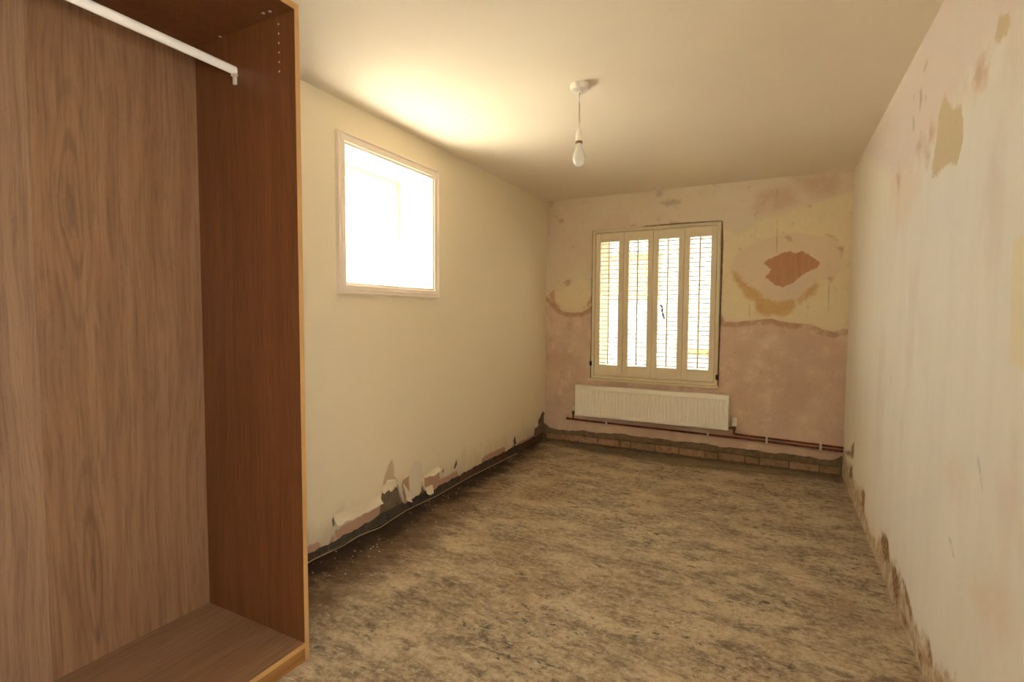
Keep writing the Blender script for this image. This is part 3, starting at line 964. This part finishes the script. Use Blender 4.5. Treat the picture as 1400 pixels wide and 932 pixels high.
# ------------------------------------------------------------------ pendant light
M_plastic = plain('white_fitting_plastic', (238, 232, 220), 0.35, mottling=0.02)
RXc, RYc = -0.893, 2.437
pend = tag(empty('pendant_light', (RXc, RYc, 2.0)), 'bare bulb hanging from a white ceiling rose on a short flex', 'light')
pr = [lathe('ceiling_rose', [(0, HC), (.046, HC), (.047, HC - .006), (.044, HC - .026), (.038, HC - .030), (.012, HC - .030), (.009, HC - .038), (0, HC - .038)], (RXc, RYc, 0), M_plastic, None, 40),
      tube('flex', [(RXc, RYc, HC - .034), (RXc - .001, RYc, HC - .1), (RXc + .001, RYc, 2.235), (RXc, RYc, 2.170)], .0032, plain('aged_flex', (206, 190, 160), 0.5)),
      ]
holder = lathe('lampholder', [(0, 2.192), (.006, 2.192), (.010, 2.184), (.0135, 2.172), (.0145, 2.158), (.0135, 2.157), (.0160, 2.156), (.0165, 2.128), (0.0, 2.128)], (RXc, RYc, 0), M_plastic)
ring = lathe('lampholder_ring', [(0, 2.128), (.0175, 2.128), (.0178, 2.120), (.0165, 2.116), (0.0, 2.116)], (RXc, RYc, 0), plain('brown_bakelite', (120, 84, 56), 0.4))
ring.parent = holder
pr.append(holder)


def bulb_material():
    g = G('pearl_glass')
    return g.bsdf((0.93, 0.91, 0.86, 1), 0.25, None, 0, 0.5, **{'Transmission Weight': 0.35})


pr.append(lathe('bulb', [(0, 2.122), (.013, 2.122), (.0135, 2.112), (.0150, 2.100), (.0200, 2.085), (.0265, 2.068), (.0300, 2.048), (.0297, 2.034), (.0255, 2.020), (.0170, 2.010), (.0085, 2.0065), (0.0, 2.006)], (RXc, RYc, 0), bulb_material(), None, 32))
adopt(pend, *pr)

# ------------------------------------------------------------------ wardrobe carcass
def oak(name, dark, light, rings=True, axis_y=0.86, grain='z'):
    g = G(name)
    p = g.pos()
    if grain == 'y':
        p = g.map(p, rot=(math.pi / 2, 0, 0))
    wob = g.noise(g.map(p, (1, 1, 0.25)), 2.2, 3)
    warp = g.node('VectorMath', {0: p, 1: g.node('CombineXYZ', {0: g.math('MULTIPLY', wob, 0.10), 1: g.math('MULTIPLY', wob, 0.16), 2: 0.0}).outputs[0]}, operation='ADD').outputs[0]
    fine = g.noise(g.map(warp, (1, 1, 0.03)), 120, 5, 0.7)
    med = g.noise(g.map(warp, (1, 1, 0.05)), 22, 4, 0.6)
    c = g.mix(g.step(med, 0.3, 0.7), lin(*dark), lin(*light))
    c = g.mix(g.step(fine, 0.42, 0.68, 0, 0.45), c, lin(*[v * 0.66 for v in dark]))
    if rings:
        sp = g.node('SeparateXYZ', {0: warp}).outputs
        dy = g.math('SUBTRACT', sp[1], axis_y + 0.085)
        # growth rings cut on a slant: nested arches along the board's heart
        zz = g.math('MULTIPLY', g.math('PINGPONG', g.math('ADD', sp[2], -0.37), 0.625), 0.11)
        r2 = g.math('SQRT', g.math('ADD', g.math('MULTIPLY', dy, dy), g.math('MULTIPLY', zz, zz)))
        s = g.math('SINE', g.math('MULTIPLY', r2, 330.0))
        near = g.math('SUBTRACT', 1.0, g.step(r2, 0.01, 0.075))
        c = g.mix(g.math('MULTIPLY', g.step(s, 0.0, 1.0, 0, 0.36), near), c, lin(*[v * 0.62 for v in dark]))
    dots = g.step(g.noise(g.map(p, (1, 1, 0.12)), 260, 2), 0.62, 0.72, 0, 0.25)
    c = g.mix(dots, c, lin(*[v * 0.55 for v in dark]))
    return g.bsdf(c, 0.42, g.bump(fine, 0.0006, 0.3), 0, 0.35)


M_oak_back = oak('oak_laminate_back', (134, 98, 70), (150, 114, 84))
M_oak_back2 = oak('oak_laminate_back_pale', (142, 108, 82), (156, 122, 94), rings=False)
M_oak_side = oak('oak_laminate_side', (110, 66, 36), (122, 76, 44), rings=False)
M_oak_base = oak('oak_laminate_base', (140, 106, 76), (154, 120, 90), rings=False, grain='y')
M_edge = plain('pale_oak_edging', (192, 150, 96), 0.45, mottling=0.10, scale=30)
M_plinth = oak('oak_plinth', (150, 104, 54), (164, 118, 66), rings=False, grain='y')
M_rail = plain('white_rail_enamel', (240, 236, 232), 0.35, mottling=0.02)
M_fit = plain('grey_white_fitting', (206, 196, 184), 0.4)
WY0, WY1, WXB, WXF, WZ = 0.285, 1.281, XL + .004, -1.500, 2.336
PT = 0.018
ward = tag(empty('wardrobe', ((WXB + WXF) / 2, (WY0 + WY1) / 2, 0)), 'tall open oak laminate wardrobe carcass with a hanging rail against the papered wall', 'wardrobe')
wp = []
for ya, yb in ((WY1 - PT, WY1), (WY0, WY0 + PT)):
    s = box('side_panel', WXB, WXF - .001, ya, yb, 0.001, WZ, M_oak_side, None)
    e = box('edging', WXF - .001, WXF + .0015, ya, yb, 0.001, WZ, M_edge, s)
    wp.append(s)
tp = box('top_panel', WXB, WXF - .001, WY0 + PT + .0005, WY1 - PT - .0005, WZ - .022, WZ, M_oak_side, None)
box('edging', WXF - .001, WXF + .0015, WY0 + PT + .0005, WY1 - PT - .0005, WZ - .022, WZ, M_edge, tp)
bp = box('base_panel', WXB, WXF - .001, WY0 + PT + .0005, WY1 - PT - .0005, 0.052, 0.070, M_oak_base, None)
box('edging', WXF - .001, WXF + .0015, WY0 + PT + .0005, WY1 - PT - .0005, 0.052, 0.070, M_edge, bp)
pl = box('plinth', WXF - .020, WXF - .0015, WY0 + PT + .0005, WY1 - PT - .0005, 0.001, 0.0515, M_plinth, None)
YJ = 0.742
b1 = box('back_panel', WXB + .006, WXB + .010, YJ + .0002, WY1 - PT - .0005, 0.0705, WZ - .0225, M_oak_back, None)
b2 = box('back_panel', WXB + .006, WXB + .010, WY0 + PT + .0005, YJ - .0002, 0.0705, WZ - .0225, M_oak_back2, None)
wp += [tp, bp, pl, b1, b2]
RLX, RLZ = -1.815, 2.172
rail = tube('hanging_rail', [(RLX, WY0 + PT + .001, RLZ), (RLX, WY1 - PT - .001, RLZ)], 0.0165, M_rail, None, 20, (0.55, 1.0))
for yy, sg in ((WY1 - PT, -1), (WY0 + PT, 1)):
    bm = bmesh.new()
    add_box(bm, RLX - .011, RLX + .011, min(yy, yy + sg * .016), max(yy, yy + sg * .016), RLZ - .022, RLZ - .012, .003, 2)
    add_box(bm, RLX - .007, RLX + .007, min(yy, yy + sg * .012), max(yy, yy + sg * .012), RLZ - .052, RLZ - .020, .004, 2)
    bo = bm_obj('rail_bracket', bm, M_fit)
    bo.parent = rail
wp.append(rail)
for (u, v, pnl) in ((360, 18, 'top'), (369, 15.5, 'top'), (301, 50, 'top')):
    fx, fy = on_floor(u, v, WZ - .0225)
    wp.append(lathe('screw_cap', [(0, -.0015), (.006, -.0015), (.006, 0), (0, 0)], (fx, fy, WZ - .0222), M_fit, None, 12))
for v in (33, 46, 59, 72, 85, 98):
    fx, fy = on_back(381, v, WY1 - PT)
    wp.append(lathe('peg_hole', [(0, -.001), (.0032, -.001), (.0032, .0002), (0, .0002)], (on_back(381, 46, WY1 - PT)[0], WY1 - PT, fy), M_fit, None, 10, 'y'))
adopt(ward, *wp)

# ------------------------------------------------------------------ loose strip of membrane and crumbs along the papered wall
M_strip = plain('pale_plastic_membrane', (186, 164, 130), 0.4, mottling=0.2, scale=20)
sp = [(on_floor(u, v)) for u, v in ((412, 777), (430, 768), (450, 755), (468, 745), (487, 736), (505, 730), (520, 722), (535, 710), (552, 700), (572, 690), (590, 678), (610, 668), (640, 652), (670, 636), (700, 619))]
strip = tube('membrane_strip', [(x if x > XL + .006 else XL + .006, y, .010 + .006 * math.sin(i * 1.7)) for i, (x, y) in enumerate(sp)], 0.0030, M_strip, None, 6, (1, .8))
tag(strip, 'thin pale torn plastic strip lying along the foot of the papered wall', 'strip')


def crumbs(name, n, where, mat, seed, smax):
    r = random.Random(seed)
    bm = bmesh.new()
    for _ in range(n):
        x, y = where(r)
        s = r.uniform(.0015, smax) * (0.5 + r.random())
        res = bmesh.ops.create_icosphere(bm, subdivisions=1, radius=s)
        for v in res['verts']:
            v.co = Vector((v.co.x * r.uniform(.7, 1.5) + x, v.co.y * r.uniform(.7, 1.5) + y, v.co.z * .6 + s * .5))
    return bm_obj(name, bm, mat)


M_crumb = plain('plaster_crumb', (210, 190, 160), 0.9, mottling=0.3, scale=60)
cr = crumbs('plaster_rubble', 260, lambda r: (XL + .012 + abs(r.gauss(0, .22)), r.uniform(1.3, 4.7)), M_crumb, 3, .0042)
tag(cr, 'small pale plaster crumbs scattered on the floor by the papered wall', 'rubble', kind='stuff')
cr = crumbs('mortar_rubble', 420, lambda r: (r.uniform(XL + .02, XR - .02), YB + .012 - abs(r.gauss(0, .030))), plain('mortar_crumb', (150, 122, 94), 0.95, mottling=0.3, scale=50), 4, .012)
tag(cr, 'brown mortar crumbs lying along the foot of the stripped wall', 'rubble', kind='stuff')

# ------------------------------------------------------------------ outside, seen through the shutters
gnd = mesh_obj('ground', [(-25, -25, -.16), (25, -25, -.16), (25, 40, -.16), (-25, 40, -.16)], [(0, 1, 2, 3)], plain('pale_paving', (196, 188, 172), 0.9, mottling=0.1, scale=1.5))
tag(gnd, 'pale sunlit paving outside the window', kind='structure')
gw = tag(empty('garden_wall', (-1.2, 6.1, -.16)), 'pale rendered yard wall with peach brick infill outside the shutters', 'yard wall')
GY = 6.0
M_yel2 = plain('yellow_timber', (160, 140, 96), 0.6, mottling=0.06)


def far_brick():
    g = G('peach_brickwork')
    p = g.pos()
    br = g.node('TexBrick', {'Vector': g.map(p, rot=(math.pi / 2, 0, 0)), 'Color1': lin(160, 132, 112), 'Color2': lin(150, 124, 104), 'Mortar': lin(168, 152, 136), 'Scale': 4.5, 'Mortar Size': .02})
    return g.bsdf(br.outputs[0], 0.9)


adopt(gw, box('wall_body', -4.5, 2.5, GY, GY + .2, -.16, 3.0, plain('pale_masonry_paint', (158, 162, 168), 0.8, mottling=.02), None, .01),
      box('brick_infill', -1.80, -1.20, GY - .02, GY - .0005, 1.45, 1.93, far_brick(), None, .003),
      box('lintel', -1.98, -1.18, GY - .03, GY - .0005, 1.9305, 1.985, M_yel2, None, .003),
      box('fence_rail', -.95, -.55, GY - .03, GY - .0005, .83, .885, M_yel2, None, .003))
# unseen storey block, added to keep the sun off the yard
us = box('wall_upper_shade', XL - .39, XR + .35, YF - .4, YB + .33, HC + .12, 5.6, plain('house_masonry', (214, 204, 186), 0.9), None)
tag(us, 'unseen masonry storey block added above the room to shade the yard', kind='structure')
